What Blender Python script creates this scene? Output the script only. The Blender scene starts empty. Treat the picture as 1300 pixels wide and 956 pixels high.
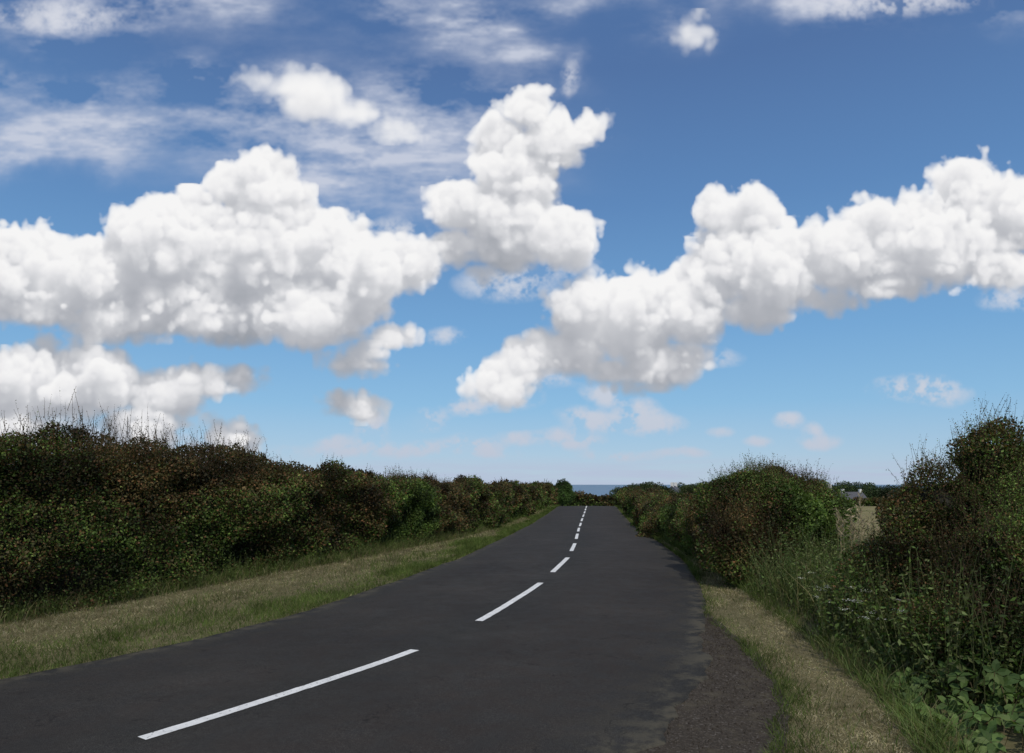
import bpy, math, time
import numpy as np
T0=time.time()
sc=bpy.context.scene
sc.view_settings.view_transform='Standard'
sc.view_settings.look='None'
sc.view_settings.exposure=0
F=902.8
cam=bpy.data.cameras.new('camera'); co=bpy.data.objects.new('camera',cam); sc.collection.objects.link(co)
co.location=(0,0,2.04); co.rotation_euler=(math.radians(90),0,0)
cam.lens=25.0; cam.sensor_width=36; cam.shift_y=137/1300; cam.clip_end=120000; cam.clip_start=0.05
sc.camera=co
SUN_EL=math.radians(50); SUN_AZ=math.radians(168)   # azimuth clockwise from +Y
sun_dir=np.array([math.sin(SUN_AZ)*math.cos(SUN_EL),math.cos(SUN_AZ)*math.cos(SUN_EL),math.sin(SUN_EL)])
# ------------------------------------------------------------------ CLOUD FIELD (computed, 3-D ray-marched)
def lattice(shape,cells,rng,dt=np.float32):
    g=rng.random([c+2 for c in cells]).astype(dt)-0.5
    for ax,(n,c) in enumerate(zip(shape,cells)):
        x=np.linspace(0,c,n,endpoint=False); i=x.astype(int); f=(x-i); f=f*f*(3-2*f)
        sh=[1]*g.ndim; sh[ax]=n; f=f.reshape(sh).astype(dt)
        g=np.take(g,i,axis=ax)*(1-f)+np.take(g,i+1,axis=ax)*f
    return g
def fbm2(shape,cx,cy,oct,rng,gain=.55):
    o=np.zeros(shape,np.float32);a=1;s=0
    for k in range(oct):
        c=(max(1,int(cy*2**k)),max(1,int(cx*2**k)))
        if c[0]>shape[0] or c[1]>shape[1]: break
        o+=a*lattice(shape,c,rng); s+=a; a*=gain
    return o/s*2+.5
U0,U1,V0,V1=-.80,.80,-.02,.74
NU,NV,NW=1280,608,64
def clouds():
    rng=np.random.default_rng(5)
    du=(U1-U0)/NU; dw=.0034
    CL=[(30,345,95,62),(120,350,90,66),(200,320,85,72),(250,305,70,62),(335,256,60,64),(300,330,110,80),(400,325,85,62),(470,345,80,58),
        (530,335,46,50),(390,395,100,48),(180,400,130,46),(290,405,120,42),(60,385,100,32),(450,385,65,38),
        (40,492,115,56),(125,485,65,46),(205,505,60,40),(250,484,70,26),(305,482,52,22),(190,540,62,38),(285,557,50,32),(20,548,90,34),(240,585,70,20),
        (458,460,50,25),(505,428,36,20),(450,514,50,22),
        (668,138,44,42),(636,172,44,38),(700,178,54,46),(742,162,32,22),(660,225,60,60),(640,275,70,48),(578,268,46,36),(702,300,56,44),(640,318,70,34),(730,308,28,34),(575,318,40,34),(610,345,34,22),
        (630,490,46,28),(664,466,44,36),(690,452,42,34),(730,450,60,40),(738,402,48,50),(800,405,76,70),(862,392,70,56),(830,458,74,38),(918,270,34,38),(956,276,38,38),(930,335,56,50),
        (985,345,78,58),(1062,325,75,60),(1120,310,75,66),(1190,310,80,68),(1228,244,54,56),(1285,272,58,62),(1140,358,98,32),(1265,340,80,32),(1240,310,80,50),(1050,384,72,24),(960,392,60,28),(780,472,66,26),(900,360,50,50),
        (402,124,64,38),(368,112,44,30),(448,142,56,32),(330,104,40,20),(495,160,50,20),(878,46,30,26),(898,60,22,15)]
    sd=np.full((NV,NU,NW),-.05,np.float32)
    ug=(U0+(np.arange(NU)+.5)*du).astype(np.float32); vg=(V0+(np.arange(NV)+.5)*(V1-V0)/NV).astype(np.float32)
    wg=((np.arange(NW)-NW/2+.5)*dw).astype(np.float32)
    dv=(V1-V0)/NV
    def splat(c,r):
        pad=1.35
        i0=max(0,int((c[0]-r[0]*pad-U0)/du)); i1=min(NU,int((c[0]+r[0]*pad-U0)/du)+2)
        j0=max(0,int((c[1]-r[1]*pad-V0)/dv)); j1=min(NV,int((c[1]+r[1]*pad-V0)/dv)+2)
        k0=max(0,int((c[2]-r[2]*pad)/dw+NW/2)); k1=min(NW,int((c[2]+r[2]*pad)/dw+NW/2)+2)
        if i1<=i0 or j1<=j0 or k1<=k0: return
        q=(((ug[i0:i1]-c[0])/r[0])**2)[None,:,None]+(((vg[j0:j1]-c[1])/r[1])**2)[:,None,None]+(((wg[k0:k1]-c[2])/r[2])**2)[None,None,:]
        val=(1-np.sqrt(q))*min(r)
        s=sd[j0:j1,i0:i1,k0:k1]; np.maximum(s,val,out=s)
    for (px,py,rx,ry) in CL:
        c=np.array([(px-650)/F,(615-py)/F,rng.uniform(-.012,.012)])
        R=np.array([rx/F,ry/F,min(.075,.5*(rx+ry)/F)])*.91
        splat(c,R)
        rm=R.min()
        n1=int(12+22*(rx*ry)/(80*60))
        for k in range(n1):
            dr=rng.normal(size=3); dr/=np.linalg.norm(dr)
            if dr[1]<-.25: dr[1]*=-.8
            if dr[2]>.3: dr[2]*=-1
            c1=c+R*dr*rng.uniform(.72,.97); r1=rm*rng.uniform(.20,.44); 
            splat(c1,np.array([r1*1.1,r1,r1]))
            for m in range(7):
                d2=rng.normal(size=3); d2/=np.linalg.norm(d2)
                d2=d2+dr*.6; d2/=np.linalg.norm(d2)
                if d2[1]<-.2: d2[1]*=-.6
                c2=c1+d2*r1*rng.uniform(.75,1.0); r2=r1*rng.uniform(.28,.5)
                splat(c2,np.array([r2,r2,r2]))
    amp=.0135; k=0
    for cells in (22,46,95,190,400):
        c=(int(cells*NV/NU*1.0),cells,max(2,int(cells*NW*dw/(U1-U0))+1))
        nz=lattice((NV,NU,NW),c,rng)
        if k in(1,2): nz=np.abs(nz)*2-.33
        sd+=amp*nz*1.8; amp*=.64; k+=1
    L=np.array([.16,.80,-.22]); L/=np.linalg.norm(L)
    su=L[0]/L[1]*dv/du; sw=L[2]/L[1]*dv/dw
    def shift(a,s,ax):
        i=math.floor(s); f=s-i
        b0=np.roll(a,-i,axis=ax); b1=np.roll(a,-i-1,axis=ax)
        return b0*(1-f)+b1*f
    step=dv/L[1]
    od=np.zeros((NV,NU,NW),np.float32); cur=np.zeros((NU,NW),np.float32)
    prev=np.clip(sd[NV-1]/.009,0,1)
    ragx=1-np.clip((ug-(-.10))/.04,0,1)*np.clip((.17-ug)/.04,0,1)
    for j in range(NV-2,-1,-1):
        cur=shift(shift(cur+prev*step,su,0),sw,1)
        if sw<0: cur[:,0]=0
        od[j]=cur
        softn=(ragx*np.clip((vg[j]-.475)/.02,0,1))[:,None]
        sd[j]=np.clip((sd[j]-.004*softn)/(.0085+.18*np.minimum(cur,.12)+.05*softn),0,1); prev=sd[j]
    dens=sd; dens[NV-1]=prev*0
    T=np.ones((NV,NU),np.float32); acc=np.zeros_like(T); 
    sig=125*dw
    for kk in range(NW):
        o=od[:,:,kk]; light=.50*np.exp(-o*50)+.33*np.exp(-o*17)+.17*np.exp(-o*7)
        a=1-np.exp(-dens[:,:,kk]*sig)
        acc+=T*a*light; T*=1-a
    del od
    alpha=1-T
    sh=acc/np.maximum(alpha,1e-3)
    alpha=np.clip(alpha*1.02,0,1)
    UU=ug[None,:]; VV=vg[:,None]
    rng=np.random.default_rng(11)
    S=(NV,NU)
    wx=(fbm2(S,10,5,6,rng)-.5); wy=(fbm2(S,10,5,6,rng)-.5)
    def soft(lst,warp,stretch):
        acc=np.zeros(S,np.float32)
        u=UU+wx*warp; v=VV+wy*warp*stretch
        for (px,py,rx,ry,o) in lst:
            q=((u-(px-650)/F)/(rx/F))**2+((v-(615-py)/F)/(ry/F))**2
            acc=acc+(1-acc)*o*np.exp(-q*1.1)
        return acc
    Wl=[(405,125,110,56,.7),(450,142,90,44,.6),(520,170,120,40,.6),(90,175,200,34,.85),(40,205,140,22,.65),(190,160,90,16,.6),(50,22,180,30,1.),(210,5,120,22,.9),(565,35,66,38,.95),(610,60,30,22,.6),(500,12,60,18,.6),(90,130,160,30,.45),
       (724,98,22,22,.6),(690,15,50,20,.45),(750,8,80,18,.6),(1130,8,150,26,.9),(1000,5,60,14,.6),(1230,10,80,20,.5),(480,235,140,34,.55),(560,130,120,40,.45),(285,100,50,26,.75),(650,75,60,16,.5),(30,110,150,22,.6),(330,165,90,28,.6),(430,200,120,30,.6),(880,52,40,26,.5)]
    w=soft(Wl,.11,.55)
    streak=np.zeros(S,np.float32); a=1
    for cx,cy in((8,12),(18,24),(40,46),(85,90),(180,180),(380,300)):
        streak+=a*lattice(S,(cy,cx),rng); a*=.62
    streak=streak/1.3+.5
    wisp=np.clip(w*np.clip((streak-.20)*1.9,0,1.3),0,.92)
    sub=lattice(S,(60,14),rng)+.6*lattice(S,(120,40),rng)+.4*lattice(S,(240,120),rng)
    wisp=np.clip(wisp*(1+.6*sub),0,.92)
    Sl=[(475,546,17,14,1.),(772,495,22,11,1.),(812,518,24,17,1.),(830,533,30,12,1.),(755,529,34,12,1.),(725,556,34,10,1.),(606,568,32,10,1.),(592,525,22,8,.95),(1170,495,46,14,.9),(1190,488,18,12,.9),(1003,530,20,8,.8),(1045,557,26,8,.75),(1038,543,12,7,.7),(635,508,46,14,.8),(545,540,20,12,.65),(570,430,22,12,.5),(700,340,60,14,.3),(250,580,80,16,1.),(120,570,110,22,.9),(660,556,20,7,.75),(600,575,50,7,.8),(520,575,50,9,.75),(430,575,50,9,.75),(690,480,40,12,.6),
        (722,102,14,22,.45),(80,20,90,22,.45),(1120,4,110,20,.55),(640,360,50,20,.6),(500,300,40,24,.6),(900,450,40,14,.4),(1290,380,40,14,.5),(960,555,18,6,.6),(860,570,30,6,.7),(780,575,40,6,.75),(910,545,16,6,.4),(430,565,26,8,.6)]
    s=soft(Sl,.022,.8)
    fine=fbm2(S,50,26,5,rng,.68)
    small=1-np.exp(-np.clip(s-.08,0,1)*np.clip((fine-.20)*3.4,.08,2.4)*2.3)
    small=np.clip(small,0,.93)
    return sh,alpha,wisp,small
sh,alpha,wisp,small=clouds()
buf=np.zeros((NV,NU,4),np.float32); buf[...,0]=sh; buf[...,1]=alpha; buf[...,2]=wisp; buf[...,3]=1
buf2=np.zeros((NV,NU,4),np.float32); buf2[...,0]=small; buf2[...,3]=1
def mkimg(n,b):
    im=bpy.data.images.new(n,NU,NV,alpha=False,float_buffer=True,is_data=True)
    im.pixels.foreach_set(np.ascontiguousarray(b).ravel()); im.update(); im.pack(); return im
im1=mkimg('cloud_field',buf); im2=mkimg('cloud_field_soft',buf2)
print('clouds',time.time()-T0)
# ------------------------------------------------------------------ NODE HELPER
class NB:
    def __init__(s,t): s.t=t
    def n(s,ty): return s.t.nodes.new(ty)
    def put(s,inp,v):
        if isinstance(v,bpy.types.NodeSocket): s.t.links.new(v,inp)
        else: inp.default_value=v
    def m(s,op,a,b=0.0,c=None,clamp=False):
        x=s.n('ShaderNodeMath'); x.operation=op; x.use_clamp=clamp
        s.put(x.inputs[0],a)
        if op not in('SQRT','ABSOLUTE'): s.put(x.inputs[1],b)
        if c is not None: s.put(x.inputs[2],c)
        return x.outputs[0]
    def v(s,op,a,b=None,c=None):
        x=s.n('ShaderNodeVectorMath'); x.operation=op
        s.put(x.inputs[0],a)
        if b is not None: s.put(x.inputs[1],b)
        if c is not None: s.put(x.inputs[2],c)
        return x.outputs['Value'] if op in('DOT_PRODUCT','LENGTH') else x.outputs[0]
    def mr(s,v,a,b,c=0.0,d=1.0,smooth=True):
        x=s.n('ShaderNodeMapRange'); x.interpolation_type='SMOOTHSTEP' if smooth else 'LINEAR'
        s.put(x.inputs['Value'],v)
        x.inputs['From Min'].default_value=a; x.inputs['From Max'].default_value=b
        x.inputs['To Min'].default_value=c; x.inputs['To Max'].default_value=d
        return x.outputs['Result']
    def noise(s,vec,scale,detail=5,rough=.55,out='Fac',dim='3D'):
        x=s.n('ShaderNodeTexNoise'); x.noise_dimensions=dim
        s.put(x.inputs['Vector'],vec); x.inputs['Scale'].default_value=scale
        x.inputs['Detail'].default_value=detail; x.inputs['Roughness'].default_value=rough
        return x.outputs[out]
    def voro(s,vec,scale,out='Distance',feature='F1'):
        x=s.n('ShaderNodeTexVoronoi'); x.feature=feature
        s.put(x.inputs['Vector'],vec); x.inputs['Scale'].default_value=scale
        return x.outputs[out]
    def mix(s,f,a,b,op='MIX'):
        x=s.n('ShaderNodeMix'); x.data_type='RGBA'; x.blend_type=op
        s.put(x.inputs[0],f); s.put(x.inputs[6],a); s.put(x.inputs[7],b)
        return x.outputs[2]
    def ramp(s,f,pts):
        cr=s.n('ShaderNodeValToRGB'); s.put(cr.inputs[0],f); e=cr.color_ramp.elements
        e[0].position=pts[0][0]; e[0].color=(*pts[0][1],1); e[1].position=pts[-1][0]; e[1].color=(*pts[-1][1],1)
        for p,c in pts[1:-1]:
            z=e.new(p); z.color=(*c,1)
        return cr.outputs[0]
def make_world():
    w=bpy.data.worlds.new('sky'); sc.world=w; w.use_nodes=True
    nt=w.node_tree; nt.nodes.clear(); b=NB(nt)
    tc=b.n('ShaderNodeTexCoord'); D=tc.outputs['Generated']
    sep=b.n('ShaderNodeSeparateXYZ'); b.put(sep.inputs[0],D)
    X,Y,Z=sep.outputs
    yy=b.m('MAXIMUM',Y,.2)
    U=b.m('DIVIDE',X,yy); V=b.m('DIVIDE',Z,yy)
    cmb=b.n('ShaderNodeCombineXYZ'); b.put(cmb.inputs[0],b.mr(U,U0,U1,smooth=False)); b.put(cmb.inputs[1],b.mr(V,V0,V1,smooth=False))
    def img(i):
        x=b.n('ShaderNodeTexImage'); x.image=i; x.extension='EXTEND'; x.interpolation='Cubic'; b.put(x.inputs[0],cmb.outputs[0]); return x.outputs[0]
    s1=b.n('ShaderNodeSeparateColor'); b.put(s1.inputs[0],img(im1))
    s2=b.n('ShaderNodeSeparateColor'); b.put(s2.inputs[0],img(im2))
    front=b.mr(Y,.3,.45)
    nf=b.m('MAXIMUM',b.m('SUBTRACT',1.0,front),b.m('MAXIMUM',b.mr(b.m('ABSOLUTE',U),.76,.80),b.mr(V,.69,.735)))
    front=b.m('SUBTRACT',1.0,nf)
    sky=b.n('ShaderNodeTexSky'); sky.sky_type='NISHITA'; sky.sun_disc=False
    sky.sun_elevation=SUN_EL; sky.sun_rotation=SUN_AZ; sky.ozone_density=2.0; sky.dust_density=.6
    skyc=b.mix(1.0,sky.outputs[0],(.1,.1,.1,1),'MULTIPLY')
    gr=b.ramp(b.m('MAXIMUM',Z,0.0),[(0,(.46,.60,.76)),(.05,(.34,.54,.76)),(.11,(.23,.48,.75)),(.2,(.165,.39,.69)),(.36,(.105,.25,.52)),(.5,(.080,.172,.39)),(1,(.06,.14,.34))])
    skyc=b.mix(.8,skyc,gr)
    a=b.m('MULTIPLY',s1.outputs[1],front)
    wa=b.m('MULTIPLY',s1.outputs[2],front)
    sm=b.m('MULTIPLY',s2.outputs[0],front)
    ccol=b.ramp(s1.outputs[0],[(0,(.25,.27,.315)),(.07,(.33,.35,.39)),(.2,(.45,.465,.505)),(.40,(.61,.62,.65)),(.62,(.79,.79,.81)),(.86,(.92,.915,.915))])
    st2=b.noise(b.v('MULTIPLY',D,(6,6,90)),1.0,6,.6)
    lb=b.m('MULTIPLY',b.mr(V,.045,.012),b.mr(st2,.34,.60,.15,.85))
    col=b.mix(wa,skyc,(.58,.62,.73,1))
    col=b.mix(lb,col,(.46,.53,.68,1))
    smc=b.ramp(V,[(.02,(.50,.55,.66)),(.10,(.57,.61,.70)),(.3,(.66,.69,.76)),(.6,(.68,.70,.77))])
    col=b.mix(sm,col,smc)
    col=b.mix(a,col,ccol)
    zz=b.m('MAXIMUM',Z,.08)
    cm=b.n('ShaderNodeCombineXYZ'); b.put(cm.inputs[0],b.m('DIVIDE',X,zz)); b.put(cm.inputs[1],b.m('DIVIDE',Y,zz))
    gn=b.noise(cm.outputs[0],1.1,4,.55,dim='2D')
    ga=b.m('MULTIPLY',b.mr(gn,.48,.62),nf)
    col=b.mix(ga,col,(.60,.62,.66,1))
    bg=b.n('ShaderNodeBackground'); b.put(bg.inputs[0],col); bg.inputs[1].default_value=1.0
    o=b.n('ShaderNodeOutputWorld'); nt.links.new(bg.outputs[0],o.inputs[0])
make_world()
sl=bpy.data.lights.new('sun','SUN'); so=bpy.data.objects.new('sun',sl); sc.collection.objects.link(so)
sl.energy=2.5; sl.angle=math.radians(.6); sl.color=(1,.94,.84)
from mathutils import Vector
so.rotation_euler=Vector(sun_dir).to_track_quat('Z','Y').to_euler()
so.location=(0,0,50)
# ------------------------------------------------------------------ TERRAIN PROFILE
_y=np.arange(-400,3200,1.0)
_k=np.interp(_y,[-400,18,42,60,76,90,130,250,600,1200,2400,2600,3200],[0,0,-.42,-.40,-.30,-.75,-2.6,-6.2,-14,-24,-36,-42,-60])
ker=np.hanning(13); ker/=ker.sum()
_k2=np.convolve(np.pad(_k,6,mode='edge'),ker,mode='valid')
def zg(y): return np.interp(y,_y,_k2)
CY=np.array([-14,-8,-3,1,5.3,7.19,8.52,10.44,14.33,19.6,25.5,38,47,77,100,140])
CX=np.array([-27,-17.5,-10.9,-6.5,-3.0,-1.87,-1.10,-.42,.60,1.55,2.26,3.58,4.6,8.1,10.2,9.0])
_cy=np.arange(-14,140,.25); _cx=np.interp(_cy,CY,CX)
kk=np.hanning(17); kk/=kk.sum(); _cx=np.convolve(np.pad(_cx,8,mode='reflect',reflect_type='odd'),kk,mode='valid')
def cxf(y): return np.interp(y,_cy,_cx)
seg=np.sqrt(np.diff(_cy)**2+np.diff(_cx)**2); S_=np.concatenate([[0],np.cumsum(seg)])
def at(s,off):
    x=np.interp(s,S_,_cx); y=np.interp(s,S_,_cy)
    x2=np.interp(s+.6,S_,_cx); y2=np.interp(s+.6,S_,_cy); x1=np.interp(s-.6,S_,_cx); y1=np.interp(s-.6,S_,_cy)
    tx,ty=x2-x1,y2-y1; L=np.hypot(tx,ty); 
    return x+off*ty/L, y-off*tx/L
def s_of_y(y): return np.interp(y,_cy,S_)
# ------------------------------------------------------------------ MESH HELPERS
class MB:
    def __init__(s): s.V=[];s.C=[];s.Q=[];s.T=[];s.n=0
    def quads(s,v,c):
        N=len(v); 
        if N==0: return
        s.V.append(np.asarray(v,np.float32).reshape(-1,3))
        c=np.broadcast_to(np.asarray(c,np.float32),(N,3)); s.C.append(np.repeat(c,4,axis=0))
        s.Q.append((np.arange(4*N)+s.n).reshape(-1,4)); s.n+=4*N
    def grid(s,P,c):
        a,b=P.shape[:2]; s.V.append(P.reshape(-1,3).astype(np.float32))
        s.C.append(np.broadcast_to(np.asarray(c,np.float32),(a*b,3)).copy())
        i=np.arange(a*b).reshape(a,b)+s.n
        s.Q.append(np.stack([i[:-1,:-1],i[1:,:-1],i[1:,1:],i[:-1,1:]],-1).reshape(-1,4)); s.n+=a*b
    def add(s,m2): s.V+=m2.V; s.C+=m2.C; s.Q+=[q+s.n for q in m2.Q]; s.n+=m2.n
    def build(s,name,mat,parent=None,smooth=False):
        V=np.concatenate(s.V); C=np.concatenate(s.C); Q=np.concatenate(s.Q)
        me=bpy.data.meshes.new(name); me.vertices.add(len(V)); me.vertices.foreach_set('co',V.ravel())
        me.loops.add(Q.size); me.loops.foreach_set('vertex_index',Q.ravel().astype(np.int32))
        me.polygons.add(len(Q)); me.polygons.foreach_set('loop_start',(np.arange(len(Q))*4).astype(np.int32))
        me.polygons.foreach_set('loop_total',np.full(len(Q),4,np.int32))
        if smooth: me.polygons.foreach_set('use_smooth',np.ones(len(Q),bool))
        at_=me.color_attributes.new('tint','FLOAT_COLOR','POINT')
        at_.data.foreach_set('color',np.concatenate([C,np.ones((len(C),1),np.float32)],1).ravel())
        me.update(calc_edges=True); me.validate()
        o=bpy.data.objects.new(name,me); sc.collection.objects.link(o); me.materials.append(mat)
        if parent: o.parent=parent
        return o
def mat(name):
    m=bpy.data.materials.new(name); m.use_nodes=True; nt=m.node_tree; nt.nodes.clear(); b=NB(nt)
    return m,b
def out(b,shader): 
    o=b.n('ShaderNodeOutputMaterial'); b.t.links.new(shader,o.inputs[0])
def princ(b,col,rough=.8,spec=.3,normal=None):
    p=b.n('ShaderNodeBsdfPrincipled'); b.put(p.inputs['Base Color'],col); b.put(p.inputs['Roughness'],rough); p.inputs['Specular IOR Level'].default_value=spec
    if normal is not None: b.put(p.inputs['Normal'],normal)
    return p.outputs[0]
def bump(b,h,strength=.5,dist=.01):
    x=b.n('ShaderNodeBump'); x.inputs['Strength'].default_value=strength; x.inputs['Distance'].default_value=dist; b.put(x.inputs['Height'],h); return x.outputs[0]
def pos(b): return b.n('ShaderNodeNewGeometry').outputs['Position']
def foliage_mat(name,transl=.25,spec=.25,rough=.5):
    m,b=mat(name); at_=b.n('ShaderNodeAttribute'); at_.attribute_name='tint'
    n=b.noise(pos(b),2.2,3); f=b.mr(n,.3,.7,.65,1.35,False)
    cm=b.n('ShaderNodeCombineColor'); [b.put(cm.inputs[i],f) for i in range(3)]
    c=b.mix(1.0,at_.outputs['Color'],cm.outputs[0],'MULTIPLY')
    p=princ(b,c,rough,spec)
    t=b.n('ShaderNodeBsdfTranslucent'); b.put(t.inputs[0],b.mix(1.0,c,(1.3,1.4,.6,1),'MULTIPLY'))
    mx=b.n('ShaderNodeMixShader'); mx.inputs[0].default_value=transl; b.t.links.new(p,mx.inputs[1]); b.t.links.new(t.outputs[0],mx.inputs[2])
    out(b,mx.outputs[0]); return m
M_leaf=foliage_mat('hedge_foliage',.25,.2,.6); M_grass=foliage_mat('grass_blades',.2,.1,.8)
m,b=mat('ground_turf'); P=pos(b)
n1=b.noise(P,.35,5); n2=b.noise(P,9,5,.7); n3_=b.noise(P,.012,3)
c=b.ramp(n2,[(.3,(.05,.045,.02)),(.5,(.11,.098,.052)),(.7,(.22,.19,.11))])
c2=b.ramp(n1,[(.35,(.09,.09,.035)),(.65,(.18,.155,.085))])
c=b.mix(.45,c,c2)
far=b.ramp(n3_,[(.35,(.055,.085,.03)),(.45,(.24,.21,.10)),(.6,(.07,.10,.035)),(.7,(.16,.15,.07))])
sp=b.n('ShaderNodeSeparateXYZ'); b.put(sp.inputs[0],P)
fx=b.mr(b.m('ABSOLUTE',b.m('SUBTRACT',sp.outputs[0],3.0)),16,26)
fy=b.mr(sp.outputs[1],85,110)
c=b.mix(b.m('MAXIMUM',fx,fy),c,far)
bx=b.m('MULTIPLY',b.mr(sp.outputs[0],13,17),b.mr(sp.outputs[1],150,120)); bx=b.m('MULTIPLY',bx,b.mr(sp.outputs[0],190,180))
nbar=b.noise(b.v('MULTIPLY',P,(.3,1.2,1)),1.0,5,.65)
c=b.mix(bx,c,b.ramp(nbar,[(.3,(.12,.125,.045)),(.5,(.19,.165,.075)),(.7,(.26,.22,.115))]))
out(b,princ(b,c,.95,.1,bump(b,n2,.6,.03))); M_ground=m
ys=np.concatenate([[-400,-200,-80,-30],np.arange(-16,150,1.0),np.arange(150,700,10),np.arange(700,2700,50)])
xs=np.concatenate([-np.geomspace(20000,60,18),np.arange(-50,50.1,2),np.geomspace(60,20000,18)])
YY,XX=np.meshgrid(ys,xs,indexing='ij'); ZZ=zg(YY)
r_=np.clip((np.abs(XX-5)-25)/60,0,1)*np.clip((YY-60)/150,0,1)
ZZ=ZZ+r_*(1.2*np.sin(XX/90+1)*np.sin(YY/120)-0.6)
mb=MB(); mb.grid(np.stack([XX,YY,ZZ],-1)[:, ::-1],(.1,.1,.05)); ground=mb.build('ground',M_ground,smooth=True)
m,b=mat('sea_water'); out(b,princ(b,(.12,.21,.31,1),.6,.4));  # distance haze painted into the base colour: lightened towards the sky
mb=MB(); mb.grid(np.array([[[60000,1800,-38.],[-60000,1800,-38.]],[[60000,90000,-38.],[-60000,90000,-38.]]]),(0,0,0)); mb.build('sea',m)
# road
m,b=mat('asphalt'); P=pos(b)
n1=b.noise(P,.5,4,.6); agg2=b.noise(P,150,3,.75); n4=b.noise(P,3.2,6,.65); n5=b.noise(P,28,4,.7)
at_=b.n('ShaderNodeAttribute'); at_.attribute_name='tint'; sc_=b.n('ShaderNodeSeparateColor'); b.put(sc_.inputs[0],at_.outputs['Color'])
base=b.ramp(n1,[(.3,(.0185,.0183,.0178)),(.55,(.0250,.0245,.0230)),(.75,(.034,.032,.0295))])
sp_=b.ramp(agg2,[(.3,(.35,.35,.35)),(.5,(1,1,1)),(.66,(3.4,3.3,3.1))])
c=b.mix(.9,base,b.mix(1.0,base,sp_,'MULTIPLY'))
c=b.mix(.6,c,b.mix(1.0,c,b.ramp(n5,[(.3,(.6,.6,.6)),(.7,(1.4,1.4,1.4))]),'MULTIPLY'))
red=b.m('MULTIPLY',sc_.outputs[0],b.mr(n4,.3,.7,.3,1.0))
c=b.mix(b.m('MULTIPLY',red,.26),c,(.058,.040,.033,1))
dirt=b.m('MULTIPLY',sc_.outputs[1],b.mr(n4,.42,.6))
c=b.mix(b.m('MULTIPLY',dirt,.7),c,(.10,.09,.065,1))
vc=b.voro(b.v('ADD',P,b.noise(P,2.5,4,.6,'Color')),.55,feature='DISTANCE_TO_EDGE')
crk=b.m('MULTIPLY',b.mr(vc,.010,.002),b.mr(n4,.45,.6))
c=b.mix(b.m('MULTIPLY',crk,.7),c,(.012,.012,.012,1))
out(b,princ(b,c,b.mr(n4,.3,.7,.80,.95),.16,bump(b,agg2,.5,.004))); M_road=m
smax=S_[-1]
ss=np.arange(.4,smax-.5,.1)
rng=np.random.default_rng(3)
def wob(s,seed,a):
    r=np.random.default_rng(seed); o=0
    for f in(.5,1.3,3,7,15): o=o+np.sin(s*f*r.uniform(.8,1.2)+r.uniform(0,6))*a/(f**.55)
    return o
def HR(s): return np.interp(s,[s_of_y(6),s_of_y(10),s_of_y(16)],[3.32,3.22,3.1])
HL=3.0
fr=np.array([-1.012,-1,-.96,-.90,-.75,-.5,-.26,-.02,.02,.26,.5,.75,.90,.96,1,1.012])
red=np.array([0,0,0,.1,.7,.5,.8,.1,.1,.8,1,.9,.3,0,0,0]); drt=np.array([1,1,.8,.2,0,0,0,0,0,0,0,0,.2,.8,1,1])
G=np.zeros((len(ss),len(fr),3)); Cc=np.zeros_like(G)
rough_=np.clip((s_of_y(11.5)-ss)/2,0,1)*np.clip((ss-s_of_y(2))/2,0,1)
rj=np.convolve(rng.normal(size=len(ss)),np.hanning(5)/2,mode='same')
for j,f_ in enumerate(fr):
    o=f_*(HL if f_<0 else HR(ss))
    if abs(f_)>.94: o=o+np.sign(f_)*(wob(ss,7 if f_<0 else 9,.022+(.035*rough_ if f_>0 else 0))+(rj*.06*rough_ if f_>0 else rj*.012))
    x,y=at(ss,o); G[:,j,0]=x;G[:,j,1]=y
    crown=.025+.03*(1-f_**2)
    G[:,j,2]=zg(y)+(crown if 0<j<len(fr)-1 else -.03)
    Cc[:,j,0]=red[j]; Cc[:,j,1]=drt[j]
mb=MB(); mb.grid(G,(0,0,0)); mb.C[0]=Cc.reshape(-1,3).astype(np.float32); mb.build('road',M_road,smooth=False)
m,b=mat('road_paint'); P=pos(b); n=b.noise(P,30,5,.7); nb_=b.noise(P,6,4,.7)
c=b.mix(b.mr(n,.57,.68),b.ramp(nb_,[(.3,(.62,.62,.60)),(.7,(.80,.80,.78))]),(.12,.12,.12,1)); out(b,princ(b,c,.6,.3,bump(b,n,.3,.003)))
mb=MB()
starts=[s_of_y(5.55)-9,s_of_y(5.55),s_of_y(10.44)-.12,s_of_y(16.1),s_of_y(21.9)]
ends=[s_of_y(5.55)-5,s_of_y(8.52),s_of_y(14.33),s_of_y(19.6),s_of_y(25.5)]
s0=s_of_y(28.2)
while s0<s_of_y(95): starts.append(s0);ends.append(s0+4);s0+=6.1
for a_,e_ in zip(starts,ends):
    t=np.linspace(a_,e_,40); rows=[]; j1=rng.normal(size=40)*.0025
    for o_ in(-.06,.06):
        x,y=at(t,o_+j1); rows.append(np.stack([x,y,zg(y)+.055+.005],-1))
    mb.grid(np.stack(rows,1),(1,1,1))
mb.build('road_marking',m)
m,b=mat('gravel'); P=pos(b); v=b.voro(P,70,'Color'); d_=b.voro(P,70); n=b.noise(P,4,4); n9=b.noise(P,25,4,.7)
sx=b.n('ShaderNodeSeparateColor'); b.put(sx.inputs[0],v)
c=b.ramp(sx.outputs[0],[(0,(.040,.034,.028)),(.6,(.065,.054,.043)),(.9,(.09,.078,.064)),(1,(.15,.135,.12))])
c=b.mix(b.mr(n9,.4,.65),c,(.045,.037,.029,1)); c=b.mix(b.mr(n,.5,.7,0,.6),c,(.09,.078,.055,1)); out(b,princ(b,c,.95,.1,bump(b,d_,.8,.012)))
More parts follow.
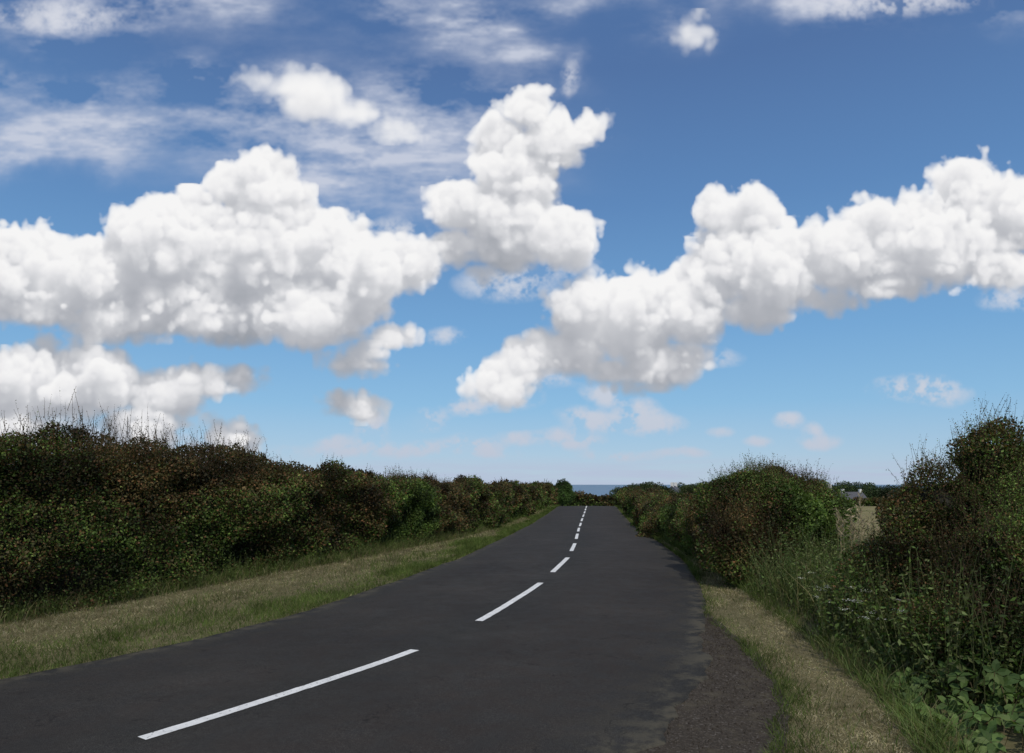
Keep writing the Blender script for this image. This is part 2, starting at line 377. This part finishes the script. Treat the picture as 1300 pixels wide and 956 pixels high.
gy=np.array([2.0,4,5.3,6.3,7.2,8.0,8.8,9.6,10.3,11.2]); gx=np.array([.7,1.4,1.95,2.38,2.66,2.80,2.87,2.92,2.97,3.08])
t=np.linspace(2,11.2,60); xo=np.interp(t,gy,gx)+wob(t,21,.03)+.05; xi=cxf(t)+3.0
P_=np.stack([np.stack([xi*(1-k)+xo*k,t,zg(t)+.010+0*t],-1) for k in np.linspace(0,1,6)],1)
mb=MB(); mb.grid(P_,(0,0,0))
n=2600; yy_=rng.uniform(4,10.8,n); f_=rng.random(n)**.7; x_=(cxf(yy_)+3.3)*(1-f_)+np.interp(yy_,gy,gx)*f_; s_=rng.uniform(.004,.013,n)[:,None]
Pc=np.stack([x_,yy_,zg(yy_)+.012],-1); a_=rng.uniform(0,6.28,n); e1=np.stack([np.cos(a_),np.sin(a_),.2+0*a_],-1)*s_; e2=np.stack([-np.sin(a_),np.cos(a_),-.2+0*a_],-1)*s_*.7; up_=np.array([0,0,1.])*s_*.9
for q1,q2 in((e1,e2),(e2,-e1),(-e1,-e2),(-e2,e1)):
    mb.quads(np.stack([Pc+q1,Pc+q2,Pc+up_+q2*.3,Pc+up_+q1*.3],1),(0,0,0))
mb.build('gravel_patch',m)
# ------------------------------------------------------------------ FOLIAGE GENERATORS
_wr=np.random.default_rng(77); _wd=_wr.normal(size=(14,3)); _wd/=np.linalg.norm(_wd,axis=1)[:,None]; _wf=_wr.uniform(.6,1.7,14); _wp=_wr.uniform(0,6.28,14)
def n3(P,f):
    o=0
    for k in range(14): o=o+np.sin((P@_wd[k])*_wf[k]*f*2.2+_wp[k]+f)
    return o/3.2
def unit(v): return v/np.maximum(np.linalg.norm(v,axis=-1,keepdims=True),1e-6)
def leaves(mb,P,N,L,W,C,rng,spread=.9,up=.0):
    n=len(P)
    if n==0: return
    a=unit(rng.normal(size=(n,3))*spread+N*.55+np.array([0,0,up])); r=unit(rng.normal(size=(n,3))); bb=unit(np.cross(a,r))
    L=np.broadcast_to(L,(n,))[:,None]; W=np.broadcast_to(W,(n,))[:,None]
    nn=np.cross(a,bb)
    mb.quads(np.stack([P,P+a*L*.5+bb*W*.5+nn*W*.12,P+a*L,P+a*L*.5-bb*W*.5+nn*W*.12],1),C)
def stems(mb,P0,P1,w,C,rng):
    r=unit(rng.normal(size=P0.shape)); bb=unit(np.cross(P1-P0,r))*np.broadcast_to(w,(len(P0),))[:,None]
    mb.quads(np.stack([P0-bb,P0+bb,P1+bb*.4,P1-bb*.4],1),C)
def pal(n,rng,cols,wts,jit=.25):
    cols=np.array(cols); i=rng.choice(len(cols),n,p=np.array(wts)/sum(wts)); return cols[i]*rng.uniform(1-jit,1+jit,(n,1))
def hedge_color(P,zrel,rng,green=0.,bright=1.0):
    n=len(P); cl=n3(P,.9)
    wgreen=np.clip(.50+green+.38*cl-.55*(zrel-.45),0.05,1); r=rng.random(n)
    gcol=pal(n,rng,[(.060,.100,.020),(.10,.155,.032),(.042,.070,.016),(.17,.22,.06)],[3,1.5,2,.55])
    bcol=pal(n,rng,[(.100,.068,.028),(.075,.062,.026),(.14,.070,.032),(.045,.048,.018)],[3,3,1.4,3])
    C=np.where((r<wgreen)[:,None],gcol,bcol)
    return C*bright*(1+.48*np.clip(n3(P,2.3),-1.2,1.5))[:,None]
def shoots(mb,B,h,rng,lsize,col_fn,dense=9,lean=.25,thick=.005):
    n=len(B); dr=unit(rng.normal(size=(n,3))*lean+np.array([0,0,1]))
    T=B+dr*h[:,None]; Mx=(B+T)/2+rng.normal(size=(n,3))*.05*h[:,None]
    sc_=(.06,.04,.022)
    stems(mb,B,Mx,thick,sc_,rng); stems(mb,Mx,T,thick*.6,sc_,rng)
    k=dense; t=np.tile(np.linspace(.05,1,k),n); Bi=np.repeat(B,k,0);Ti=np.repeat(T,k,0);Mi=np.repeat(Mx,k,0)
    Pp=np.where((t<.5)[:,None],Bi+(Mi-Bi)*(t*2)[:,None],Mi+(Ti-Mi)*((t-.5)*2)[:,None])+rng.normal(size=(n*k,3))*.01
    ls=np.broadcast_to(lsize,(n,)) ; ls=np.repeat(ls,k)*rng.uniform(.6,1.1,n*k)*(1.2-.6*t)
    leaves(mb,Pp,np.tile([0,0,.6],(n*k,1)),ls,ls*.6,col_fn(Pp),rng,1.0)
def hedge(name,path,height,depth,side,rng,green=0.,cover=2.2,lbase=.042,shoot=10.,bright=1.0,hvar=.12,closed_ends=True,lod=11.,sh=(.12,.5),bmp=1.0):
    path=np.array(path,float); seg=np.hypot(*np.diff(path,axis=0).T); S=np.concatenate([[0],np.cumsum(seg)])
    total=S[-1]; ph=np.linspace(0,math.pi,80); 
    q=.5-.5*np.sign(np.cos(ph))*np.abs(np.cos(ph))**.48; z=np.abs(np.sin(ph))**.42; z[0]=z[-1]=0
    def surf(s,t,disp=0):
        x=np.interp(s,S,path[:,0]); y=np.interp(s,S,path[:,1]); e=.4
        tx=np.interp(s+e,S,path[:,0])-np.interp(s-e,S,path[:,0]); ty=np.interp(s+e,S,path[:,1])-np.interp(s-e,S,path[:,1]); L=np.hypot(tx,ty)+1e-9
        nx,ny=side*ty/L,-side*tx/L
        H=np.interp(s,S,height) if np.ndim(height) else height
        H=H*(1+hvar*np.clip(n3(np.stack([x,y,0*x],-1),.35),-1,1)); 
        de=np.interp(s,S,depth) if np.ndim(depth) else depth
        if closed_ends:
            en=np.clip(np.minimum(s,total-s)/1.2,0.02,1)**.5; H=H*(.45+.55*en)
        Lf,Lt=prof
        fi=np.interp(t,Lt,Lf); qq=np.interp(fi,np.arange(80),q); zz=np.interp(fi,np.arange(80),z)
        qa=np.interp(np.clip(fi-1,0,79),np.arange(80),q); qb=np.interp(np.clip(fi+1,0,79),np.arange(80),q)
        za=np.interp(np.clip(fi-1,0,79),np.arange(80),z); zb=np.interp(np.clip(fi+1,0,79),np.arange(80),z)
        dq=(qb-qa)*de; dz=(zb-za)*H; l=np.hypot(dq,dz)+1e-9; oq,oz=-dz/l,dq/l
        P=np.stack([x+nx*qq*de,y+ny*qq*de,zg(y)+zz*H],-1); N=np.stack([nx*oq,ny*oq,oz],-1)
        bp=.22*bmp*n3(P,.55)+.16*n3(P,1.5)+.11*n3(P,4.0)
        P=P+N*(bp+disp)[:,None]; P[:,2]=np.maximum(P[:,2],zg(P[:,1])+.02)
        return P,N,zz,H
    dm=np.mean(depth); hm=np.mean(height)
    ll=np.concatenate([[0],np.cumsum(np.hypot(np.diff(q)*dm,np.diff(z)*hm))]); perim=ll[-1]; prof=(np.arange(80),ll/perim)
    mb=MB()
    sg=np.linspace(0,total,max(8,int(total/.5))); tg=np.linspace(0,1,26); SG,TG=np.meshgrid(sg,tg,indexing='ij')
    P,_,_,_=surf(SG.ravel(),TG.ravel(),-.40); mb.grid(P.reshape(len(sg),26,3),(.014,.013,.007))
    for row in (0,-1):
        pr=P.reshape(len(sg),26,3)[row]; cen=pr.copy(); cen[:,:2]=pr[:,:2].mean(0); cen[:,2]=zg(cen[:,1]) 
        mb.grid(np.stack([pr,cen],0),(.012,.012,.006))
    mid=np.linspace(0,total,400); dd=np.hypot(np.interp(mid,S,path[:,0]),np.interp(mid,S,path[:,1])); Lm=lbase*np.maximum(1,dd/lod)**.8
    densm=cover*perim/(.5*Lm*Lm*.65); cum=np.concatenate([[0],np.cumsum((densm[1:]+densm[:-1])/2*np.diff(mid))]); N=int(cum[-1])
    s=np.interp(rng.random(N)*cum[-1],cum,mid); t=rng.random(N)**.85*.80
    dep=rng.random(N)**1.15
    P,Nn,zz,H=surf(s,t,-.47*dep+.10)
    L=np.interp(s,mid,Lm)*rng.uniform(.6,1.3,N)
    C=hedge_color(P,zz,rng,green,bright)
    leaves(mb,P,Nn,L,L*rng.uniform(.5,.8,N),C,rng)
    ns=int(total*shoot); wts=1/np.maximum(1,dd/22)**.5; cu=np.cumsum(wts); cu/=cu[-1]
    s=np.interp(rng.random(ns),cu,mid); top=rng.random(ns)<.82; t=np.where(top,rng.uniform(.33,.66,ns),rng.uniform(.05,.45,ns))
    P,Nn,zz,H=surf(s,t,-.08+0*s); Ls=np.interp(s,mid,Lm)
    big=np.clip(n3(P,.6)*.5+.85,.35,1.7)
    hh=(sh[0]+(sh[1]-sh[0])*rng.random(ns)**1.5)*big
    hh=np.where(top,hh,hh*.6); dk=np.interp(s,mid,dd)
    shoots(mb,P,hh,rng,Ls*.80,lambda p:hedge_color(p,np.full(len(p),.95),rng,green-.08,bright*1.05),dense=11,thick=.0035+.00022*dk,lean=.22)
    return mb
def blades(mb,P,h,w,C,rng,lean=.45):
    n=len(P); a=rng.uniform(0,6.283,n); bb=np.stack([np.cos(a),np.sin(a),0*a],-1); ln=rng.normal(size=(n,3))*lean; ln[:,2]=1; dr=unit(ln)
    h=np.broadcast_to(h,(n,))[:,None]; w=np.broadcast_to(w,(n,))[:,None]
    M1=P+dr*h*.55; T=P+dr*h+np.stack([ln[:,0],ln[:,1],0*a-.1],-1)*h*.35
    mb.quads(np.stack([P-bb*w,P+bb*w,M1+bb*w*.7,M1-bb*w*.7],1),C)
    mb.quads(np.stack([M1-bb*w*.7,M1+bb*w*.7,T+bb*w*.1,T-bb*w*.1],1),C)
# ------------------------------------------------------------------ HEDGES
rng=np.random.default_rng(42)
lp=[(-13.2,2.0),(-10.2,6),(-7.75,10.3),(-6.1,15),(-4.7,19.4),(-2.4,30),(.45,50),(3.9,77),(6.0,95)]
lh=[2.75,2.75,2.68,2.46,2.40,2.28,2.22,2.15,2.2]
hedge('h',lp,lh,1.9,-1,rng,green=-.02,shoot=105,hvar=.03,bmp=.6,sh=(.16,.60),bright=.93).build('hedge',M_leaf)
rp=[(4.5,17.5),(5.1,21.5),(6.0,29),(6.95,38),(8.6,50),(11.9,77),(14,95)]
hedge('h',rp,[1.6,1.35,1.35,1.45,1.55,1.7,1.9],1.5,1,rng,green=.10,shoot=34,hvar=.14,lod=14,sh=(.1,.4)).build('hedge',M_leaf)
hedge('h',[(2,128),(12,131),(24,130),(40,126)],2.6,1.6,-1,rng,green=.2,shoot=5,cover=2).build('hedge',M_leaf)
# ------------------------------------------------------------------ BUSHES
def bush(mb,lobes,rng,L=.045,cover=2.4,green=0.,bright=1.0,nsh=120,shh=(.15,.5),colf=None,core=True):
    lobes=np.array(lobes,float)
    for i,l in enumerate(lobes):
        c,r=l[:3],l[3:6]
        area=4*math.pi*((r[0]*r[1])**1.6/3+(r[0]*r[2])**1.6/3+(r[1]*r[2])**1.6/3)**(1/1.6)
        n=int(cover*area/(.5*L*L*.65)); d=unit(rng.normal(size=(n,3)))
        P=c+d*r*(1-.45*rng.random(n)[:,None]**1.2); N=unit(d/r); P=P+N*(.14*n3(P,1.5)+.10*n3(P,4))[:,None]
        keep=P[:,2]>zg(P[:,1])
        for j,m_ in enumerate(lobes):
            if j!=i: keep&=(((P-m_[:3])/(m_[3:6]*.66))**2).sum(1)>1
        P,N=P[keep],N[keep]; zr=(P[:,2]-zg(P[:,1]))/2.5
        Ls=L*rng.uniform(.6,1.3,len(P)); C=hedge_color(P,zr,rng,green,bright) if colf is None else colf(P)
        leaves(mb,P,N,Ls,Ls*rng.uniform(.5,.8,len(P)),C,rng)
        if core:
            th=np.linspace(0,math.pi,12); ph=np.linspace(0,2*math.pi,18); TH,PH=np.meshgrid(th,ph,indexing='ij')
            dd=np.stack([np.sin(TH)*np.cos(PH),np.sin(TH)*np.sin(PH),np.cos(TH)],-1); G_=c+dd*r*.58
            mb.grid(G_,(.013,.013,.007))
        if nsh:
            m_=int(nsh*area/8); d=unit(rng.normal(size=(m_*3,3))+np.array([0,0,.8])); B=c+d*r*.88
            keep=(B[:,2]>c[2]-r[2]*.3)
            for j,q_ in enumerate(lobes):
                if j!=i: keep&=(((B-q_[:3])/(q_[3:6]*.8))**2).sum(1)>1
            B=B[keep][:m_]
            if len(B): shoots(mb,B,(shh[0]+(shh[1]-shh[0])*rng.random(len(B))**1.7),rng,L*.85,(lambda p:hedge_color(p,np.full(len(p),.85),rng,green,bright*1.1)) if colf is None else colf,dense=13,lean=.36,thick=.0042)
rng=np.random.default_rng(8)
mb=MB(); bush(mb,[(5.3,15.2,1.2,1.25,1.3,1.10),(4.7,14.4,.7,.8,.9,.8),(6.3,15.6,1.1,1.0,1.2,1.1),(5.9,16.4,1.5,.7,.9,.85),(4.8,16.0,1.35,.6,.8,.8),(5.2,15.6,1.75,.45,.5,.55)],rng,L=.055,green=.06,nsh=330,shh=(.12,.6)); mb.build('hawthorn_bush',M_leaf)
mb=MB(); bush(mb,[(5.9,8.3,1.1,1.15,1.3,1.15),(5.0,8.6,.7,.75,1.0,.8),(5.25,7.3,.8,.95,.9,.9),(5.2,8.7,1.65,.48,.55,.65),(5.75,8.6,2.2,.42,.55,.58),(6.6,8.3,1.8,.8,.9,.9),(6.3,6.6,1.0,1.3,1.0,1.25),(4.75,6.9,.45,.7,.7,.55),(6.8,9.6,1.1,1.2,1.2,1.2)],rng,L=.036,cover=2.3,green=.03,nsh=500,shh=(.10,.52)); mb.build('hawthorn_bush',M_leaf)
def weeds(name,pts,rng,h=(.4,1.1),L=.07,cols=None,k=14):
    mb=MB(); P=np.array(pts); n=len(P)
    cols=cols or [(.09,.145,.035),(.065,.11,.027),(.13,.17,.055),(.10,.115,.042)]
    hh=rng.uniform(h[0],h[1],n); dr=unit(rng.normal(size=(n,3))*.22+np.array([0,0,1])); T=P+dr*hh[:,None]
    stems(mb,P,T,.005,(.08,.09,.035),rng)
    t=np.tile(np.linspace(.15,1,k),n); Q=np.repeat(P,k,0)+(np.repeat(T-P,k,0))*t[:,None]
    ls=L*rng.uniform(.5,1.2,n*k)*(1.2-.6*t); N=unit(rng.normal(size=(n*k,3))*[1,1,.2])
    leaves(mb,Q,N,ls,ls*.45,np.repeat(pal(n,rng,cols,[1]*len(cols),.2),k,0)*rng.uniform(.8,1.2,(n*k,1)),rng,.5)
    return mb
def scat(n,rng,y0,y1,xf0,xf1):
    y=rng.uniform(y0,y1,n); x=xf0(y)+(xf1(y)-xf0(y))*rng.random(n); return np.stack([x,y,zg(y)],-1)
P=np.concatenate([scat(1300,rng,9.2,14.5,lambda y:4.15+.02*y,lambda y:7.5+0*y),scat(320,rng,6,9.2,lambda y:3.85+0*y,lambda y:4.7+0*y)])
mbw=weeds('w',P,rng,(.4,1.45),.085)
P=scat(3200,rng,8.5,15,lambda y:4.1+.02*y,lambda y:8+0*y); blades(mbw,P,rng.uniform(.5,1.2,len(P)),.006,pal(len(P),rng,[(.13,.16,.055),(.20,.18,.09),(.08,.115,.032)],[2,1,2]),rng,.3)
mbw.build('nettle_patch',M_leaf)
mb=MB(); P=scat(34,rng,10.4,11.6,lambda y:5.15+0*y,lambda y:5.75+0*y); T=P+np.array([0,0,1.55])+rng.normal(size=P.shape)*[.08,.08,.15]
stems(mb,P,T,.006,(.30,.26,.15),rng)
for k in range(12):
    Q=T-(T-P)*(.018*k); leaves(mb,Q,np.tile([0,0,1.],(len(Q),1)),.09,.02,(.34,.28,.19),rng,.35)
mb.build('reed_clump',M_grass)
def umbels(mb,P,rng,h):
    T=P+np.stack([rng.normal(size=len(P))*.1,rng.normal(size=len(P))*.1,h*rng.uniform(.7,1.1,len(P))],-1); stems(mb,P,T,.004,(.08,.10,.04),rng)
    k=22; Q=np.repeat(T,k,0)+rng.normal(size=(len(T)*k,3))*[.03,.03,.006]; a=unit(rng.normal(size=(len(Q),3))*[1,1,.2]); bb=np.cross(a,[0,0,1]); s=.008
    mb.quads(np.stack([Q-a*s,Q-bb*s,Q+a*s,Q+bb*s],1),(.75,.75,.70))
mb=MB(); P=scat(26,rng,6.4,10,lambda y:3.75+0*y,lambda y:4.4+0*y); umbels(mb,P,rng,.75); mb.build('cow_parsley',M_leaf)
def bramble(P,rng,size=.13,cmul=1.):
    mb=MB(); n=len(P)
    up=unit(rng.normal(size=(n,3))*.5+np.array([-.2,-.5,.8]))
    for k in range(5):
        a0=rng.uniform(0,6.28,n) if k==0 else a0+1.2566
        e1=unit(np.cross(up,[0,1,0])); e2=np.cross(up,e1); d=e1*np.cos(a0)[:,None]+e2*np.sin(a0)[:,None]; s=np.cross(up,d)
        L=size*rng.uniform(.7,1.1,n)[:,None]; C=pal(n,rng,[(.08,.13,.035),(.055,.095,.026),(.11,.155,.05)],[2,2,1],.2)*cmul
        c0=P+d*.01; dn=up*L*.08
        A=c0; Bq=c0+d*L*.35+s*L*.30+dn; Cq=c0+d*L*.75+s*L*.22+dn*.5; Dq=c0+d*L-dn*2; E=c0+d*L*.75-s*L*.22+dn*.5; Fq=c0+d*L*.35-s*L*.30+dn; Mi=c0+d*L*.55
        mb.quads(np.stack([A,Bq,Cq,Mi],1),C); mb.quads(np.stack([Mi,Cq,Dq,E],1),C); mb.quads(np.stack([A,Mi,E,Fq],1),C*.93)
    stems(mb,P,P-np.array([0,0,.35])-rng.normal(size=P.shape)*.1,.004,(.09,.07,.035),rng)
    return mb
P=scat(560,rng,4.2,7.6,lambda y:np.interp(y,[4,7.2,8],[2.95,3.7,3.8]),lambda y:6.3+0*y); P[:,2]+=rng.uniform(.05,.6,len(P))*np.clip((P[:,0]-np.interp(P[:,1],[4,7.2,8],[2.9,3.55,3.7]))*1.2,.2,1)
bramble(P,rng,.105,1.15).build('bramble',M_leaf)
P=scat(300,rng,8.6,12.5,lambda y:np.interp(y,[8,10.3,15],[-9.0,-7.55,-5.85]),lambda y:np.interp(y,[8,10.3,15],[-8.7,-7.25,-5.6])); P[:,2]+=rng.uniform(.3,1.25,len(P)); k=n3(P,.8)>.1
bramble(P[k],rng,.09).build('bramble',M_leaf)
# ------------------------------------------------------------------ VERGES
rng=np.random.default_rng(19)
_sl=np.sqrt(1+np.gradient(_cx,_cy)**2)
lx=lambda y:cxf(y)-3.02*np.interp(y,_cy,_sl)
rxx=lambda y:cxf(y)+3.12*np.interp(y,_cy,_sl)
hp=np.array(lp); hx=lambda y:np.interp(y,hp[:,1],hp[:,0])
def verge(mb,n,y0,y1,xa,xb,gw,sb=1.):
    u=rng.random(n); y=y0*(y1/y0)**u; f=rng.random(n); x=xa(y)+(xb(y)-xa(y))*f; P=np.stack([x,y,zg(y)-.005],-1)
    d=np.hypot(x,y); k=np.maximum(1,d/11)**.85
    cl=n3(P*[1,1,0],1.6); cl2=n3(P*[1,1,0],5)
    green=1/(1+np.exp(-((gw-f)*13+cl*1.2+cl2*.5)))
    deep=np.clip((f-.84)/.16,0,1)
    isg=rng.random(n)<np.maximum(green*.88+.05,deep*.75)
    Cg=pal(n,rng,[(.085,.12,.030),(.06,.095,.022),(.13,.155,.05)],[2,2,1],.2); Cs=pal(n,rng,[(.35,.305,.185),(.28,.24,.135),(.44,.39,.26),(.16,.13,.07)],[3,3,1.5,1.8],.2)*sb
    C=np.where(isg[:,None],Cg,Cs)*(1+.25*cl2.clip(-1,1))[:,None]; h=np.where(isg,rng.uniform(.04,.13,n),rng.uniform(.015,.06,n))*(1+deep*2.0)*(1+.4*cl.clip(-1,1)); w=.0032*k
    blades(mb,P,h*np.minimum(k,1.6),w,C,rng,np.where(isg,.5,1.5)[:,None])
mb=MB(); verge(mb,170000,5.0,80,lambda y:lx(y)+.02*np.sin(y*3),lambda y:hx(y)-.1,.30,.90); mb.build('verge_grass',M_grass)
ro=lambda y:np.interp(y,[2,5.3,7.2,10.3,12,14,21.5,38,50,77],[2.3,3.15,3.64,4.02,4.2,4.45,5.2,7.05,8.8,12.1])
ri=lambda y:np.where(y<10.8,np.interp(y,gy,gx)-.04+.06*np.sin(y*5)*np.sin(y*2.3),rxx(y))
mb=MB(); verge(mb,90000,3.0,80,ri,lambda y:ro(y)+.08,.14,1.0); mb.build('verge_grass',M_grass)
P=scat(900,rng,8.5,30,lambda y:hx(y)-.25,lambda y:hx(y)+.30); mbw=weeds('w',P,rng,(.15,.6),.06,k=9)
P=scat(12000,rng,8.5,40,lambda y:hx(y)-.25,lambda y:hx(y)+.35); blades(mbw,P,rng.uniform(.08,.38,len(P)),.005,pal(len(P),rng,[(.09,.12,.035),(.20,.17,.09)],[2,1]),rng,.45)
P=scat(1200,rng,15,40,lambda y:ro(y),lambda y:ro(y)+.5); blades(mbw,P,rng.uniform(.2,.7,len(P)),.008,pal(len(P),rng,[(.10,.145,.04),(.15,.165,.065)],[2,1]),rng,.35)
P=scat(1600,rng,4,9,lambda y:ro(y)-.12,lambda y:ro(y)+.25); blades(mbw,P,rng.uniform(.1,.4,len(P)),.004,pal(len(P),rng,[(.10,.145,.04),(.18,.17,.08)],[2,1]),rng,.5)
P=scat(520,rng,16,40,lambda y:ro(y),lambda y:ro(y)+.6)
mbw.add(weeds('w',P,rng,(.3,1.0),.09,k=10)); mbw.build('hedge_bank_weeds',M_leaf)
# ------------------------------------------------------------------ DISTANT TREES, COTTAGES
def tree(name,x,y,h,w,rng,col=None):
    mb=MB(); z0=float(zg(y))-.3
    th=np.linspace(0,2*math.pi,9); 
    def limb(a,b_,r0,r1):
        a=np.array(a);b_=np.array(b_); t=unit(b_-a); e=unit(np.cross(t,[.3,1,.2])); f=np.cross(t,e)
        R=lambda c,r:c+(np.cos(th)[:,None]*e+np.sin(th)[:,None]*f)*r
        mb.grid(np.stack([R(a,r0),R(b_,r1)],0),(.05,.042,.03))
    limb((x,y,z0),(x+.1,y,z0+h*.5),w*.05,w*.03)
    lob=[]
    for k in range(7):
        a=rng.uniform(0,6.28); rr=rng.uniform(.15,.3)*w; p=(x+math.cos(a)*rr,y+math.sin(a)*rr,z0+h*rng.uniform(.42,.75)); limb((x,y,z0+h*.3),p,w*.02,w*.008)
        s=rng.uniform(.22,.32); lob.append((*p,w*s,w*s,h*s*.9))
    lob.append((x,y,z0+h*.72,w*.3,w*.3,h*.28))
    bush(mb,lob,rng,L=max(.12,y*.0016),cover=1.6,nsh=0,colf=lambda p:pal(len(p),rng,[(.055,.10,.025),(.04,.07,.02),(.08,.13,.035)],[2,2,1],.2)*(1+.35*n3(p,.5))[:,None].clip(.4,1.8))
    mb.build(name,M_leaf)
tree('round_tree',7.9,112,4.9,4.2,rng)
mb=MB(); lob=[]
for k in range(30):
    u=rng.uniform(.150,.285); y=rng.uniform(150,205); 
    if .214<u<.243: continue
    x=u*y; lob.append((x,y,float(zg(y))+rng.uniform(1.8,3.4),rng.uniform(2,3.6),rng.uniform(2,3),rng.uniform(2.0,3.2)+ (y-150)*.012))
for k in range(12):
    u=rng.uniform(.17,.32); y=rng.uniform(250,300); x=u*y; lob.append((x,y,float(zg(y))+rng.uniform(3.5,5.5),rng.uniform(3,5),rng.uniform(2,3),rng.uniform(3.2,4.6)))
bush(mb,lob,rng,L=.32,cover=1.5,nsh=0,colf=lambda p:pal(len(p),rng,[(.05,.07,.022),(.035,.055,.018),(.085,.10,.035)],[2,2,1],.2)*(1+.3*n3(p,.4))[:,None].clip(.4,1.8)); mb.build('distant_woodland',M_leaf)
mb=MB(); lob=[]
for k in range(30):
    u=.425+k*.012+rng.uniform(-.006,.006); y=rng.uniform(240,285); x=u*y; s_=rng.uniform(3.2,5.0); lob.append((x,y,float(zg(y))-.6+s_*.95+rng.uniform(0,1.8),rng.uniform(3.5,5.5),rng.uniform(3,4),s_))
    lob.append((x+rng.uniform(-2,2),y+2,float(zg(y))+1.6,4,3,3))
bush(mb,lob,rng,L=.5,cover=1.5,nsh=0,colf=lambda p:pal(len(p),rng,[(.04,.065,.024),(.028,.048,.018),(.06,.085,.033)],[2,2,1],.2)*(1+.35*n3(p,.3))[:,None].clip(.4,1.8)); mb.build('distant_woodland',M_leaf)
hedge('h',[(38,118),(60,124),(84,120),(120,112)],1.7,1.6,-1,rng,green=.1,shoot=3,cover=2).build('hedge',M_leaf)
def cottage(x,y,rot,L=11,D=6,H=2.9,R=2.4,z=-.5):
    e=bpy.data.objects.new('white_cottage',None); sc.collection.objects.link(e); e.location=(x,y,float(zg(y))+z); e.rotation_euler=(0,0,rot)
    mw,b=mat('limewash'); n=b.noise(pos(b),1.5,4); out(b,princ(b,b.ramp(n,[(.3,(.62,.61,.57)),(.7,(.78,.77,.74))]),.9,.2))
    mr_,b=mat('slate'); n=b.noise(pos(b),3,4); out(b,princ(b,b.ramp(n,[(.3,(.06,.06,.07)),(.7,(.11,.11,.12))]),.7,.3))
    mg,b=mat('window_glass'); out(b,princ(b,(.02,.025,.03,1),.1,.5))
    md,b=mat('door_paint'); out(b,princ(b,(.08,.03,.02,1),.5,.4))
    def box(n,c,s,m_):
        c=np.array(c);s=np.array(s)/2; v=[c+s*np.array(k) for k in((-1,-1,-1),(1,-1,-1),(1,1,-1),(-1,1,-1),(-1,-1,1),(1,-1,1),(1,1,1),(-1,1,1))]
        me=bpy.data.meshes.new(n); me.from_pydata([tuple(q) for q in v],[],[(0,3,2,1),(4,5,6,7),(0,1,5,4),(1,2,6,5),(2,3,7,6),(3,0,4,7)]); me.materials.append(m_); o=bpy.data.objects.new(n,me); sc.collection.objects.link(o); o.parent=e
    def poly(n,v,f,m_):
        me=bpy.data.meshes.new(n); me.from_pydata(v,[],f); me.materials.append(m_); o=bpy.data.objects.new(n,me); sc.collection.objects.link(o); o.parent=e
    l,d=L/2,D/2
    poly('walls',[(-l,-d,0),(l,-d,0),(l,d,0),(-l,d,0),(-l,-d,H),(l,-d,H),(l,d,H),(-l,d,H),(-l,0,H+R),(l,0,H+R)],[(0,1,5,4),(2,3,7,6),(1,2,6,9,5),(3,0,4,8,7)],mw)
    o_=.3; zz=-.3*R/d
    poly('roof',[(-l-o_,-d-.3,H+zz+.05),(l+o_,-d-.3,H+zz+.05),(l+o_,0,H+R+.05),(-l-o_,0,H+R+.05),(-l-o_,d+.3,H+zz+.05),(l+o_,d+.3,H+zz+.05),
                 (-l-o_,-d-.3,H+zz+.2),(l+o_,-d-.3,H+zz+.2),(l+o_,0,H+R+.2),(-l-o_,0,H+R+.2),(-l-o_,d+.3,H+zz+.2),(l+o_,d+.3,H+zz+.2)],
         [(6,7,8,9),(9,8,11,10),(0,1,7,6),(4,10,11,5),(0,6,9,3),(3,9,10,4),(1,2,8,7),(2,5,11,8)],mr_)
    for k in(-l+.5,l-.5): box('chimney',(k,0,H+R+.4),(.7,.7,1.3),mw)
    for k in(-3.6,-1.8,1.8,3.6):
        if abs(k)<l-.6: box('window',(k,-d-.02,1.5),(.9,.08,1.1),mg)
    box('door',(0,-d-.02,1.0),(1,.08,2),md)
cottage(41.0,180,1.2,7,5,3.2,2.4,0); cottage(96.5,216,1.1,7,5.5,3.6,2.6,0); cottage(104,218,.2,7,5,2.8,2.0,0)
print('total',time.time()-T0)
